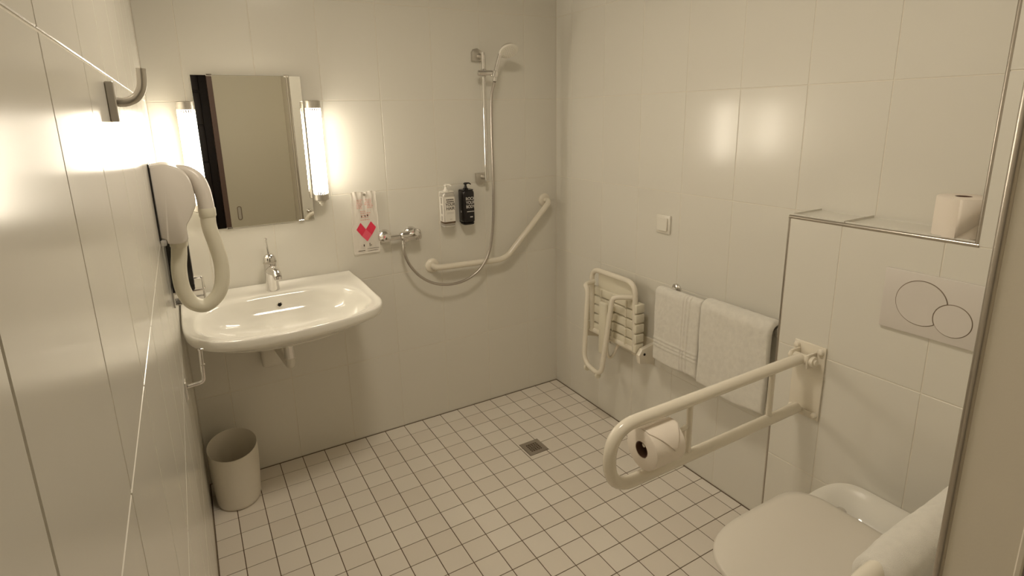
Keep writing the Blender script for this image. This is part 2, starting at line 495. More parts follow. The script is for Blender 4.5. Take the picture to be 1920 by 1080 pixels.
# ------------------------------------------------------------------ mirror lamps
def lamp(x):
    t = empty('mirror_lamp', (x, 0, 1.41))
    y = -.058; R_ = .031
    z0, z1 = 1.205, 1.617
    d = NB(); lathe(d, [(R_ - .001, z0 + .028), (R_ - .001, z1 - .026)], (x, y, 0), seg=32)
    obj('diffuser', d, M['glow'], t)
    hs_ = NB()                                          # metal housing round the wall side of the tube
    arc = [(math.cos(math.radians(q)), math.sin(math.radians(q))) for q in range(22, 159, 8)]
    prism(hs_, [(x + (R_ + .0015) * c, y + (R_ + .0015) * s_, z0 + .02) for c, s_ in arc] + [(x + (R_ + .0002) * c, y + (R_ + .0002) * s_, z0 + .02) for c, s_ in arc[::-1]], (0, 0, z1 - z0 - .04))
    obj('housing', hs_, M['satin'], t)
    for name, a, b in (('upper_cap', z1 - .032, z1), ('lower_cap', z0, z0 + .028)):
        c = NB(); lathe(c, [(R_ - .004, a), (R_, a + .002), (R_, b - .002), (R_ - .004, b)], (x, y, 0), seg=32)
        box(c, (x - .014, y, a + .003), (x + .014, 0, b - .003))
        cap = obj(name, c, M['satin'], t)
    for name, a, b in (('upper_ring', z1 - .043, z1 - .031), ('lower_ring', z0 + .027, z0 + .039)):
        c = NB()                                            # castellated ring, light shows through the gaps
        for k in range(24):
            a0 = 2 * PI * k / 24
            p = [Vector((x + rr * math.cos(a0 + s * .075), y + rr * math.sin(a0 + s * .075), 0)) for rr, s in ((R_ + .0004, -1), (R_ + .0004, 1), (R_ - .003, 1), (R_ - .003, -1))]
            prism(c, [q + Vector((0, 0, a)) for q in p], (0, 0, b - a))
        lathe(c, [(R_ + .0006, b - .002 if 'upper' in name else a), (R_ + .0006, b if 'upper' in name else a + .002)], (x, y, 0), seg=32, capa=False, capb=False)
        obj(name, c, M['satin'], t, smooth=False)
    k = NB()
    lathe(k, [(.014, z0), (.017, z0 - .004), (.017, z0 - .007), (.011, z0 - .011), (.012, z0 - .014), (.008, z0 - .018), (.006, z0 - .023), (.001, z0 - .025)], (x, y, 0), seg=20)
    obj('socket_cap', k, M['plastic'], t)
    bp = box(NB(), (x - .018, -.02, z0 + .01), (x + .018, 0, z1 - .01), .003, 1)
    obj('back_plate', bp, M['satin'], t)
    return t
lr = lamp(-1.262)
tag(lr, 'glowing tubular lamp at the right side of the mirror', 'lamp', 'mirror lamps')
ll = lr.copy(); col.objects.link(ll); ll.location.x = -1.7195
for ch in list(lr.children):
    c = ch.copy(); col.objects.link(c); c.parent = ll
ll['label'] = 'glowing tubular lamp at the left of the mirror, half behind the hair dryer'

# ------------------------------------------------------------------ wash basin
def basin():
    t = empty('wash_basin', (-1.49, 0, .84), 'wide white ceramic wash basin on the back wall under the mirror', 'wash basin')
    # outline of the rim as closed ring (x, y): back left, back right, right flank, front, left flank
    ctrl = [(-1.834, -.002), (-1.66, -.002), (-1.49, -.002), (-1.32, -.002), (-1.180, -.002), (-1.157, -.022), (-1.147, -.20), (-1.141, -.36),
            (-1.147, -.44), (-1.180, -.510), (-1.27, -.562), (-1.40, -.592), (-1.54, -.603), (-1.66, -.595), (-1.755, -.555), (-1.812, -.48), (-1.835, -.38), (-1.838, -.20), (-1.837, -.03)]
    ring = smoothpath([(a, b, 0) for a, b in ctrl], 5, closed=True)
    ring = [Vector((max(min(p.x, -1.138), XL + .003), min(p.y, -.002), 0)) for p in ring]
    N = len(ring)
    c0 = Vector((-1.49, -.30, 0))
    def scaled(s, z, sy=None, c=c0):
        return [Vector((c.x + (p.x - c.x) * s, c.y + (p.y - c.y) * (sy if sy is not None else s), z)) for p in ring]
    def rim_z(p, base):                       # rim falls a little towards the front, ledge at the wall
        return base + .0
    # bowl opening: a wide D, straight at the back below the tap
    bc = Vector((-1.488, -.365, 0))
    def bowl(s, z, dy=0):
        out = []
        for p in ring:
            d = p - bc
            a = math.atan2(d.y, d.x)
            cx, sy_ = math.cos(a), math.sin(a)
            n = 3.0 if sy_ > 0 else 2.3
            rx, ry = .300, (.225 if sy_ > 0 else .195)
            q = (abs(cx / rx) ** n + abs(sy_ / ry) ** n) ** (-1 / n)
            out.append(Vector((bc.x + cx * q * s, bc.y + sy_ * q * s + dy, z)))
        return out
    def mix(A, B, t, dz=0):
        return [a * (1 - t) + b * t + Vector((0, 0, dz)) for a, b in zip(A, B)]
    zt = .842
    def back_lift(ringp, h):                  # raised ledge along the wall
        out = []
        for p in ringp:
            w = max(0, min(1, (p.y + .045) / .02))
            out.append(p + Vector((0, 0, h * w * w * (3 - 2 * w))))
        return out
    und = []
    outer = [scaled(.45, zt - .128, .46, Vector((-1.49, -.22, 0))), scaled(.66, zt - .100, .66, Vector((-1.49, -.24, 0))), scaled(.84, zt - .066, .83, Vector((-1.49, -.26, 0))), scaled(.955, zt - .043, .95, Vector((-1.49, -.28, 0))), scaled(.99, zt - .034, .99), scaled(1.0, zt - .020),
             back_lift(scaled(1.0, zt - .005), .006), back_lift(scaled(.992, zt, .994), .006)]
    # keep the wall side vertical
    for r_ in outer:
        for k, p in enumerate(r_):
            if ring[k].y > -.012: p.y = -.002
    R0 = outer[-1]
    ledge = mix(R0, bowl(1, zt - .003), .08); ledge = [Vector((p.x, p.y, p.z)) for p in ledge]
    inner = []
    B1 = bowl(1.0, zt - .006)
    flat = [Vector((p.x, p.y, zt)) for p in R0]
    inner.append([Vector((a.x + (c0.x - a.x) * .02, a.y + (c0.y - a.y) * .03, (a.z if ring[k].y > -.012 else zt + .001))) for k, a in enumerate(R0)])
    F = inner[-1]
    inner.append([Vector((a.x + (c0.x - a.x) * .05, a.y + (c0.y - a.y) * (.13 if ring[k].y > -.012 else .06), zt - .006)) for k, a in enumerate(R0)])
    inner.append(mix(inner[-1], B1, .55)); inner[-1] = [Vector((p.x, p.y, zt - .005)) for p in inner[-1]]
    inner.append([Vector((p.x, p.y, zt - .005)) for p in bowl(1.03, 0)])
    inner.append(bowl(.985, zt - .012))
    inner.append(bowl(.93, zt - .040))
    inner.append(bowl(.83, zt - .075))
    inner.append(bowl(.65, zt - .098))
    inner.append(bowl(.40, zt - .110))
    inner.append(bowl(.09, zt - .118))
    for r_ in outer[6:] + inner[:5]:                      # the deck rises gently towards the wall
        for p in r_:
            w = max(0, min(1, (p.y + .36) / .24)); p.z += .0155 * w * w * (3 - 2 * w)
    bm = NB()
    loft(bm, outer + inner, True, True)
    b = obj('bowl', bm, M['ceramic'], t, angle=80)
    sd = b.modifiers.new('round', 'SUBSURF'); sd.levels = 1; sd.render_levels = 1
    # overflow
    ov = NB(); oy = -.37 + .235 * .93 - .002
    lathe(ov, [(.0105, 0), (.0105, .004), (.0075, .005), (.007, .001)], (-1.492, -.1665, .808), (0, -1, .35), 20, capb=False)
    o1 = obj('overflow_ring', ov, M['chrome'], t)
    oh = NB(); lathe(oh, [(.0072, .0015), (.0001, .0016)], (-1.492, -.1665, .808), (0, -1, .35), 20)
    obj('overflow_hole', oh, M['hole'], t)
    dr_ = NB(); lathe(dr_, [(.032, -.001), (.032, .003), (.024, .004), (.018, .001), (.001, .001)], (-1.485, -.37, zt - .1165), seg=24)
    obj('waste', dr_, M['chrome'], t)
    # outlet cover and trap under the bowl
    tr = NB()
    lathe(tr, [(.036, .73), (.036, .712), (.020, .705), (.020, .62)], (-1.49, -.28, 0), seg=20)
    obj('waste_pipe', tr, M['chrome'], t)
    cv = NB(); box(cv, (-1.575, -.055, .50), (-1.475, -.002, .64), .012, 3)
    obj('trap_box', cv, M['plastic'], t)
    tp = NB(); tube(tp, smoothpath([(-1.49, -.28, .63), (-1.49, -.27, .585), (-1.495, -.19, .575), (-1.51, -.06, .585)], 6), .016, 14)
    obj('trap_pipe', tp, M['plastic'], t)
basin()

# faucet
fc = empty('basin_faucet', (-1.50, -.085, .836), 'chrome single-lever faucet on the wash basin', 'faucet')
b = NB(); lathe(b, [(.027, .850), (.0265, .858), (.0255, .88), (.0245, .93), (.025, .965), (.025, .985), (.021, .998), (.012, 1.006), (.001, 1.008)], (-1.50, -.085, 0), seg=28)
obj('body', b, M['chrome'], fc)
s = NB()
sp = smoothpath([(-1.50, -.085, .935), (-1.495, -.125, .945), (-1.489, -.165, .938), (-1.487, -.185, .925)], 5)
tube(s, sp, [.022 - .006 * i / (len(sp) - 1) for i in range(len(sp))], 16)
obj('spout', s, M['chrome'], fc)
a = NB(); lathe(a, [(.0145, 0), (.0145, .012), (.011, .012), (.010, .006)], (-1.487, -.184, .930), (0, -.3, -1), 18)
obj('aerator', a, M['chrome'], fc)
lv = NB(); tube(lv, [(-1.50, -.085, 1.0), (-1.502, -.076, 1.03), (-1.503, -.064, 1.062)], [.0052, .0035, .0035], 10)
lathe(lv, [(.001, -.006), (.0055, -.003), (.0055, .003), (.001, .006)], (-1.503, -.064, 1.065), (0, .35, 1), 12)
obj('lever', lv, M['chrome'], fc)
cp = NB(); lathe(cp, [(.0255, .968), (.0262, .970), (.0262, .975), (.0255, .977)], (-1.50, -.085, 0), seg=28, capa=False, capb=False)
obj('collar', cp, M['satin'], fc)

# ------------------------------------------------------------------ hair dryer on the left wall
hd = empty('hair_dryer', (XL, -.63, 1.33), 'white wall-mounted hair dryer with a thick looping hose on the left wall', 'hair dryer')
prof = [(-1.840, 1.428), (-1.812, 1.432), (-1.790, 1.428), (-1.770, 1.418), (-1.755, 1.402), (-1.745, 1.380), (-1.741, 1.355), (-1.739, 1.328),
        (-1.742, 1.308), (-1.750, 1.290), (-1.760, 1.272), (-1.770, 1.256), (-1.773, 1.235), (-1.776, 1.208), (-1.820, 1.206), (-1.826, 1.218), (-1.840, 1.226)]
pr2 = smoothpath([(a, 0, b_) for a, b_ in prof], 3)
pr2 = [Vector((max(p.x, -1.8405), 0, p.z)) for p in pr2]
bm = NB()
c_ = Vector((-1.80, 0, 1.32))
rings = []
for y, s_ in ((-.698, .965), (-.700, .93), (-.6985, .955), (-.694, .985), (-.686, 1), (-.59, 1), (-.58, .985), (-.575, .95)):
    if (y, s_) == (-.698, .965): continue
    rings.append([Vector((max(-1.8405, c_.x + (p.x - c_.x) * s_), y, c_.z + (p.z - c_.z) * (1 + (s_ - 1) * .6))) for p in pr2])
loft(bm, rings)
obj('body', bm, M['dryer'], hd, angle=50)
obj('wall_plate', box(NB(), (XL + .0002, -.706, 1.214), (XL + .0035, -.57, 1.434), .001, 1), M['black'], hd)
sp_ = box(NB(), (XL + .0002, -.71, 1.205), (XL + .016, -.66, 1.222), .004, 2)
obj('power_lug', sp_, M['acrylic'], hd)
# hand piece docked over the body
hp = NB()
path = smoothpath([(-1.778, -.635, 1.413), (-1.752, -.635, 1.405), (-1.730, -.637, 1.383), (-1.719, -.64, 1.350), (-1.715, -.64, 1.315), (-1.7135, -.64, 1.288)], 5)
n_ = len(path)
tube(hp, path, [.012 + .010 * min(1, 2.2 * i / n_) for i in range(n_)], 20)
obj('hand_piece', hp, M['dryer'], hd)
for nm, p, ax in (('hose_collar', (-1.7135, -.64, 1.290), (-.0, 0, -1)), ('hose_collar', (-1.798, -.64, 1.210), (-.05, 0, -1))):
    cc = NB(); lathe(cc, [(.0225, -.004), (.0235, 0), (.0235, .020), (.0215, .024)], p, ax, 24)
    obj(nm, cc, M['hose_p'], hd)
ho = NB()
hpth = smoothpath([(-1.7135, -.64, 1.272), (-1.7135, -.64, 1.235), (-1.703, -.635, 1.175), (-1.696, -.63, 1.115), (-1.702, -.63, 1.055), (-1.722, -.63, 1.015), (-1.757, -.63, .993),
                   (-1.790, -.63, 1.010), (-1.807, -.635, 1.055), (-1.809, -.64, 1.115), (-1.802, -.64, 1.165), (-1.799, -.64, 1.192)], 10)
tube(ho, hpth, [.0185 + .0025 * min(1, abs(i - len(hpth) / 2) * 0 + 1) for i in range(len(hpth))], 22)
obj('hose', ho, M['hose_p'], hd)

# ------------------------------------------------------------------ hook on the upper left wall
hk = empty('coat_hook', (XL, -1.42, 1.57), 'curved satin metal coat hook at the top of the left wall, above the hair dryer', 'hook')
obj('wall_plate', box(NB(), (XL + .0002, -1.50, 1.548), (XL + .011, -1.455, 1.606), .0012, 1), M['satin'], hk)
a = NB(); tube(a, smoothpath([(XL + .008, -1.478, 1.577), (XL + .022, -1.478, 1.577), (XL + .036, -1.478, 1.584), (XL + .045, -1.478, 1.600), (XL + .0475, -1.478, 1.626)], 7), .0066, 18)
obj('arm', a, M['satin'], hk)

# ------------------------------------------------------------------ chrome holder low on the left wall
lh = empty('wall_holder', (XL, -.72, .79), 'empty chrome paper holder bar low on the left wall beside the basin', 'paper holder')
obj('wall_plate', box(NB(), (XL + .0002, -.735, .742), (XL + .007, -.700, .800), .002, 1), M['chrome'], lh)
a = NB(); tube(a, roundpath([(XL + .004, -.715, .778), (XL + .052, -.715, .782), (XL + .056, -.715, .885)], .014, 6), .0058, 14)
obj('arm', a, M['chrome'], lh)
a = NB(); lathe(a, [(.0062, 0), (.0075, .001), (.0075, .004), (.006, .005)], (XL + .056, -.715, .883), (0, 0, 1), 16)
obj('end_cap', a, M['chrome'], lh)
a = NB(); lathe(a, [(.0066, 0), (.0066, .003)], (XL + .0553, -.715, .835), (0, 0, 1), 16)
obj('ring', a, M['satin'], lh)

# ------------------------------------------------------------------ bottle dispensers
def bottle(x0, name, label, body_m, pump_m, light, group=None, yw=-.002, w=.062, d=.056, z0=1.028, h=.158, rot=None):
    t = empty(name, (x0, -.03, z0), label, 'dispenser', group)
    x1 = x0 + w; yb = yw - .014; yf = yb - d
    rings = []
    for z, s in ((z0, .80), (z0 + .004, .95), (z0 + .010, 1), (z0 + h - .014, 1), (z0 + h - .005, .96), (z0 + h, .84)):
        rings.append([Vector((p[0], p[1], z)) for p in rrect((x0 + x1) / 2, (yb + yf) / 2, w * s, d * s, .011 * s, 4)])
    obj('bottle', loft(NB(), rings), body_m, t)
    cx, cy = (x0 + x1) / 2, (yb + yf) / 2
    zt = z0 + h
    nk = NB(); lathe(nk, [(.013, zt - .001), (.013, zt + .010), (.009, zt + .013), (.0065, zt + .022), (.0055, zt + .030)], (cx - .004, cy, 0), seg=20)
    obj('neck', nk, pump_m, t)
    pm = NB(); lathe(pm, [(.0045, zt + .028), (.0095, zt + .031), (.0095, zt + .036), (.005, zt + .039)], (cx - .004, cy, 0), seg=18)
    tube(pm, [(cx - .004, cy, zt + .035), (cx + .010, cy - .012, zt + .036), (cx + .017, cy - .018, zt + .030)], [.0042, .0036, .003], 10)
    obj('pump', pm, pump_m, t)
    # holder: back plate, top collar, bottom tray
    hm = M['black'] if not light else M['label_w']
    hb = NB(); box(hb, (x0 + .006, yw, z0 - .006), (x1 - .006, yb - .001, zt + .002), .003, 1)
    obj('back_bracket', hb, hm, t)
    tc = NB(); loft(tc, [[Vector((p[0], p[1], z)) for p in rrect(cx, cy + .004, w * .98, d * .98, .012, 4)] for z in (zt + .001, zt + .005)])
    obj('top_collar', tc, hm, t)
    bt = NB(); loft(bt, [[Vector((p[0], p[1], z)) for p in rrect(cx, cy, w * s, d * s, .012, 4)] for z, s in ((z0 - .011, .80), (z0 - .008, .93), (z0 - .001, .96))])
    obj('bottom_tray', bt, M['acrylic'] if light else M['black'], t)
    return t, x0, x1, yf, yb, z0, h
t, x0, x1, yf, yb, z0, h = bottle(-.705, 'soap_dispenser', 'pale silver dispenser with a white pump, left of the black one', M['silver_b'], M['label_w'], True)
e_ = .0004
obj('front_label', box(NB(), (x0 + .006, yf - e_, z0 + .018), (x1 - .004, yf + .002, z0 + h - .020)), M['label_w'], t, smooth=False)
obj('side_label', box(NB(), (x0 - e_, yf + .006, z0 + .018), (x0 + .002, yb - .006, z0 + h - .020)), M['label_w'], t, smooth=False)
lq = NB(); loft(lq, [[Vector((p[0], p[1], z)) for p in rrect((x0 + x1) / 2, (yf + yb) / 2, .0625, .0565, .0112, 4)] for z in (z0 + .009, z0 + .017)], False, False)
obj('base_band', lq, M['soap'], t)
RX = (PI / 2, 0, 0)
xc = (x0 + x1) / 2 + .003
text_part('lettering', 'YOUR', .0205, (xc, yf - .0009, z0 + .100), RX, M['ink'], t, bold=.0003, sx=.86)
text_part('lettering', 'HAIR', .0205, (xc, yf - .0009, z0 + .081), RX, M['ink'], t, bold=.0003, sx=.95)
mk = NB()
for z, a, b_ in ((.1245, -.020, .018), (.1145, -.019, .019)):
    k = a
    while k < b_:
        ww = random.uniform(.003, .0055); box(mk, (xc + k, yf - .0008, z0 + z - .0028), (xc + min(k + ww, b_), yf - .0003, z0 + z + .0028)); k += ww + .0012
tag(obj('small_print', mk, M['ink'], t, smooth=False), kind='stuff')
mk = NB()
for z in (.062, .057): box(mk, (xc - .018, yf - .0008, z0 + z - .0007), (xc + .018, yf - .0003, z0 + z + .0007))
for k in range(3): box(mk, (xc - .004 + k * .004, yf - .0008, z0 + .027), (xc - .0015 + k * .004, yf - .0003, z0 + .031))
for a, b_ in ((.105, .135), (.055, .098), (.022, .045)):
    box(mk, (x0 - .0008, yf + .016, z0 + a), (x0 - .0003, yf + .034, z0 + b_))
tag(obj('faint_print', mk, M['silver_b'], t, smooth=False), kind='stuff')
t, x0, x1, yf, yb, z0, h = bottle(-.600, 'soap_dispenser', 'black body wash dispenser with a black pump under the shower rail', M['black'], M['black'], False)
xc = (x0 + x1) / 2 + .006
for k, (s, q) in enumerate((('ROCK', .84), ('YOUR', .82), ('BODY', .82))):
    text_part('lettering', s, .0212, (xc, yf - .0009, z0 + .119 - .0195 * k), RX, M['ink_w'], t, bold=.0003, sx=q)
mk = NB()
box(mk, (xc - .020, yf - .0008, z0 + .0545), (xc + .020, yf - .0003, z0 + .0575))
for k in range(3): box(mk, (xc - .003 + k * .005, yf - .0008, z0 + .026), (xc + .0005 + k * .005, yf - .0003, z0 + .032))
box(mk, (x0 - .0008, yf + .026, z0 + .050), (x0 - .0003, yf + .032, z0 + .060))
tag(obj('faint_print', mk, M['ink_w'], t, smooth=False), kind='stuff')

# black dispenser in a chrome holder on the left wall over the basin
t = empty('wall_dispenser', (XL, -.43, 1.0), 'tall black dispenser behind the dryer hose, above the left end of the basin', 'dispenser')
obj('body', box(NB(), (XL + .003, -.50, 1.012), (XL + .066, -.36, 1.24), .004, 2), M['black'], t)
k = NB(); lathe(k, [(.014, 1.238), (.014, 1.25), (.006, 1.255), (.006, 1.275)], (XL + .033, -.43, 0), seg=16)
obj('neck', k, M['black'], t)
t = empty('chrome_wire_holder', (XL, -.43, .98), 'chrome wire shelf under the black dispenser on the left wall', 'shelf')
k = NB()
for z in (.976, 1.014):
    tube(k, roundpath([(XL + .001, -.345, z), (XL + .092, -.345, z), (XL + .092, -.515, z), (XL + .001, -.515, z)], .008, 4), .0032, 8)
for y in (-.347, -.513): tube(k, [(XL + .090, y, .976), (XL + .090, y, 1.014)], .003, 8)
obj('rails', k, M['chrome'], t)
obj('tray', box(NB(), (XL + .001, -.512, .976), (XL + .090, -.348, .981), .001, 1), M['chrome'], t)
obj('tumbler_plate', box(NB(), (XL + .0002, -.53, .97), (XL + .006, -.33, 1.02), .001, 1), M['chrome'], t)

# ------------------------------------------------------------------ waste bin
bn = NB()
bc = Vector((-1.737, -.165, 0))
def oval(s, z, tilt=0.):
    out = []
    for k in range(40):
        a = 2 * PI * k / 40
        p = Vector((bc.x + .094 * s * math.cos(a), bc.y + .108 * s * math.sin(a), z))
        p.z += tilt * (p.y - bc.y)
        out.append(p)
    return out
outer = [oval(.80, .002), oval(.87, .006), oval(.90, .02), oval(.97, .12), oval(1.0, .18, .06), oval(1.0, .244, .13), oval(.985, .251, .14)]
inner = [oval(.965, .247, .14), oval(.95, .18, .06), oval(.87, .03), oval(.5, .012)]
loft(bn, outer + inner, True, True)
o = obj('waste_bin', bn, M['bin_p'], loc=(bc.x, bc.y, 0), angle=60)
tag(o, 'open white plastic waste bin in the left corner of the floor below the basin', 'waste bin')

# ------------------------------------------------------------------ sanitary bag on its hook
hkx, hkz = -1.068, 1.206
t = empty('small_wall_hook', (hkx, 0, hkz), 'tiny metal hook holding up the clear bag with the red heart', 'hook')
k = NB(); lathe(k, [(.006, 0), (.006, .003), (.0032, .004), (.0032, .016), (.006, .017), (.006, .020), (.001, .021)], (hkx, 0, hkz), (0, -1, 0), 16)
obj('pin', k, M['satin'], t)
sb = empty('sanitary_bag', (hkx, -.012, 1.08), 'thin clear hygiene bag printed with a red heart, left of the shower mixer', 'bag')
BX0, BX1, BZ0, BZ1 = -1.130, -1.012, .934, 1.219
def crease(x, z):
    u, v = (x - BX0) / (BX1 - BX0), (z - BZ0) / (BZ1 - BZ0)
    top = max(0, v - .55) / .45
    pull = math.exp(-((x - hkx) / .02) ** 2) * top
    f = .010 + .003 * noise.noise(Vector((x * 30, z * 14, 3))) + .0016 * noise.noise(Vector((x * 90, z * 40, 5))) * (.4 + 1.6 * top)
    f += .0014 * math.sin((x - hkx) * 260 * (1 + .4 * (1 - v)) + z * 20) * top ** 1.5
    f -= .004 * pull
    return -max(.003, f)
def warp(u, v):
    x = BX0 + (BX1 - BX0) * u; z = BZ0 + (BZ1 - BZ0) * v
    x += .004 * math.sin(v * 5) * (u - .5) - (.018 * (1 - v)) * .0 - .017 * (1 - v) * 0
    x -= .006 * (1 - v) * 0
    x += .0045 * (noise.noise(Vector((v * 6, u, 1)))) * (1 if u > .9 or u < .1 else .3)
    z += (.003 * math.sin(u * 9) - .008 * (u - .45) ** 2 * 2) * (v > .97)
    return x, z
bm = NB(); nu, nv = 46, 90
grid = []
for j in range(nv + 1):
    row = []
    for i in range(nu + 1):
        x, z = warp(i / nu, j / nv); row.append(bm.verts.new((x, crease(x, z), z)))
    grid.append(row)
for j in range(nv):
    for i in range(nu): bm.faces.new((grid[j][i], grid[j][i + 1], grid[j + 1][i + 1], grid[j + 1][i]))
obj('film', bm, M['film'], sb, angle=180)
bm = NB()
for pts in ([(0, 0), (1, 0)], [(0, 1), (1, 1)], [(0, 0), (0, 1)], [(1, 0), (1, 1)]):
    P = []
    for k in range(41):
        u = pts[0][0] + (pts[1][0] - pts[0][0]) * k / 40; v = pts[0][1] + (pts[1][1] - pts[0][1]) * k / 40
        x, z = warp(u, v); P.append((x, crease(x, z) - .0004, z))
    tube(bm, P, .0011, 6)
obj('welded_edge', bm, M['label_w'], sb)
def printed(bm, poly, n=9, off=.0012):
    A, B, C_, D = poly                        # quad in (u, v)
    g = []
    for j in range(n + 1):
        row = []
        for i in range(n + 1):
            s, t_ = i / n, j / n
            u = (A[0] * (1 - s) + B[0] * s) * (1 - t_) + (D[0] * (1 - s) + C_[0] * s) * t_
            v = (A[1] * (1 - s) + B[1] * s) * (1 - t_) + (D[1] * (1 - s) + C_[1] * s) * t_
            x, z = warp(u, v); row.append(bm.verts.new((x, crease(x, z) - off, z)))
        g.append(row)
    for j in range(n):
        for i in range(n): bm.faces.new((g[j][i], g[j][i + 1], g[j + 1][i + 1], g[j + 1][i]))
def uv(px, py): return ((px - 112) / 352, 1 - (py - 135) / 840)
o = NB(); printed(o, [uv(165, 640), uv(225, 550), uv(290, 645), uv(230, 735)]); printed(o, [uv(290, 645), uv(365, 545), uv(430, 630), uv(365, 730)])
obj('heart_print', o, M['red'], sb, angle=180)
o = NB(); printed(o, [uv(290, 645), uv(230, 735), uv(300, 815), uv(365, 730)])
tag(obj('heart_print', o, M['pink'], sb, angle=180), 'lighter pink lower point of the printed heart')
o = NB()
for y in (240, 262, 284, 306, 328, 350):
    x = 180 + random.randint(0, 12)
    while x < 395:
        w = random.randint(10, 34)
        if not 255 < x < 290: printed(o, [uv(x, y), uv(x + w, y), uv(x + w, y + 9), uv(x, y + 9)], 2)
        x += w + 7
for y, a, b_ in ((395, 230, 285), (420, 232, 350), (450, 236, 345), (478, 236, 340), (512, 228, 345)):
    x = a
    while x < b_:
        w = random.randint(12, 26); printed(o, [uv(x, y), uv(x + w, y), uv(x + w, y + 10), uv(x, y + 10)], 2); x += w + 8
tag(obj('small_print', o, M['pinkline'], sb, angle=180), kind='stuff')
o = NB()
for x, y, w, h in ((240, 452, 12, 26), (285, 452, 14, 22), (318, 446, 16, 24), (243, 850, 14, 30), (325, 838, 9, 46), (345, 860, 8, 22), (165, 932, 95, 7), (290, 915, 165, 4), (292, 945, 150, 4)):
    printed(o, [uv(x, y), uv(x + w, y), uv(x + w, y + h), uv(x, y + h)], 3)
tag(obj('small_print', o, M['ink'], sb, angle=180), kind='stuff')

# ------------------------------------------------------------------ shower mixer
mx = empty('shower_mixer', (-.93, 0, 1.0), 'chrome shower mixer on the back wall between the bag and the dispensers', 'mixer')
c0, c1 = Vector((-.985, 0, 1.0)), Vector((-.855, 0, 1.0))
for c in (c0, c1):
    k = NB(); lathe(k, [(.034, .0), (.034, .004), (.031, .014), (.022, .024), (.016, .030), (.015, .045)], c, (0, -1, 0), 28)
    obj('wall_rose', k, M['chrome'], mx)
k = NB(); tube(k, [(-.992, -.055, 1.0), (-.905, -.055, 1.0)], .0125, 18)
lathe(k, [(.001, -.020), (.014, -.016), (.019, -.006), (.019, .006), (.014, .016), (.001, .020)], (-.985, -.050, 1.0), (0, -1, 0), 22)
obj('inlet_arm', k, M['chrome'], mx)
k = NB(); tube(k, [(-.925, -.055, 1.0), (-.918, -.055, 1.0), (-.832, -.055, 1.0), (-.827, -.055, 1.0)], [.018, .0235, .0235, .019], 26)
lathe(k, [(.022, -.02), (.022, .006), (.017, .014), (.010, .018), (.001, .019)], (-.900, -.055, 1.0), (0, -.25, 1), 24)
obj('body', k, M['chrome'], mx)
k = NB(); lathe(k, [(.012, .0), (.020, .006), (.021, .012), (.019, .034), (.014, .037), (.001, .038)], (-.868, -.066, 1.005), (.35, -.75, .45), 24)
obj('lever_knob', k, M['chrome'], mx)
k = NB()
for q in range(3):
    lathe(k, [(.0245, 0), (.0245, .004)], (-.850 + q * .009, -.055, 1.0), (1, 0, 0), 26, False, False)
obj('grip_ring', k, M['satin'], mx)
k = NB(); lathe(k, [(.011, 0), (.011, -.02), (.009, -.022), (.009, -.034)], (-.912, -.06, .985), (0, 0, 1), 18)
obj('hose_outlet', k, M['chrome'], mx)

# ------------------------------------------------------------------ shower rail, hand shower, hose
rl = empty('shower_rail', (-.475, 0, 1.53), 'chrome shower slide rail on the back wall near the right corner', 'shower rail')
for z, s in ((1.822, 1), (1.236, -1)):
    k = NB()
    o_ = [(-.498, 0, z - .026 * s), (-.498, 0, z + .014 * s), (-.489, 0, z + .028 * s), (-.470, 0, z + .032 * s), (-.449, 0, z + .024 * s), (-.438, 0, z - .002 * s), (-.436, 0, z - .026 * s)]
    prism(k, [(a, -.0004, b_) for a, _, b_ in o_], (0, -.020, 0), bev=.004)
    tube(k, [(-.463, -.015, z - .006 * s), (-.463, -.045, z - .006 * s), (-.463, -.060, z - .006 * s)], [.013, .011, .0095], 16)
    obj('bracket', k, M['satin'], rl)
k = NB(); tube(k, [(-.463, -.060, 1.225), (-.463, -.060, 1.832)], .0088, 18)
obj('rod', k, M['chrome'], rl)
k = NB(); lathe(k, [(.012, 1.722), (.0165, 1.726), (.0165, 1.752), (.012, 1.756)], (-.463, -.060, 0), seg=22)
tube(k, [(-.487, -.068, 1.738), (-.452, -.082, 1.738), (-.424, -.092, 1.738)], [.012, .0125, .0115], 16)
lathe(k, [(.014, -.014), (.017, -.012), (.0155, .014), (.011, .016)], (-.421, -.095, 1.732), (.22, -.12, .97), 18)
obj('slider', k, M['chrome'], rl)
k = NB(); lathe(k, [(.010, 0), (.013, .002), (.013, .010), (.009, .013)], (-.485, -.068, 1.738), (-1, .35, 0), 18)
obj('slider_knob', k, M['chrome'], rl)
hs = empty('hand_shower', (-.41, -.1, 1.74), 'chrome hand shower with a round white head, clipped at the top of the rail', 'hand shower')
k = NB(); tube(k, smoothpath([(-.4225, -.095, 1.700), (-.418, -.098, 1.738), (-.407, -.104, 1.785), (-.398, -.112, 1.822)], 5), [.0085, .0095, .0105, .011] and .0103, 18)
obj('handle', k, M['chrome'], hs)
hn = Vector((-.04, -.60, -.80)).normalized(); hc = Vector((-.366, -.135, 1.836))
k = NB(); lathe(k, [(.001, -.026), (.018, -.024), (.036, -.014), (.046, -.002), (.047, .002)], hc, hn, 32, capb=False)
obj('head_shell', k, M['chrome'], hs)
k = NB(); lathe(k, [(.047, .001), (.0465, .006), (.043, .009), (.001, .010)], hc, hn, 32)
obj('spray_face', k, M['plastic'], hs)
k = NB(); u_ = hn.orthogonal().normalized(); v_ = hn.cross(u_)
for r_, n_ in ((.010, 6), (.020, 12), (.030, 18)):
    for q in range(n_):
        c = hc + hn * .0098 + (u_ * math.cos(2 * PI * q / n_) + v_ * math.sin(2 * PI * q / n_)) * r_
        lathe(k, [(.0012, -.001), (.0010, .0012)], c, hn, 6)
jt = obj('nozzles', k, M['silver_b'], hs); jt['kind'] = 'stuff'
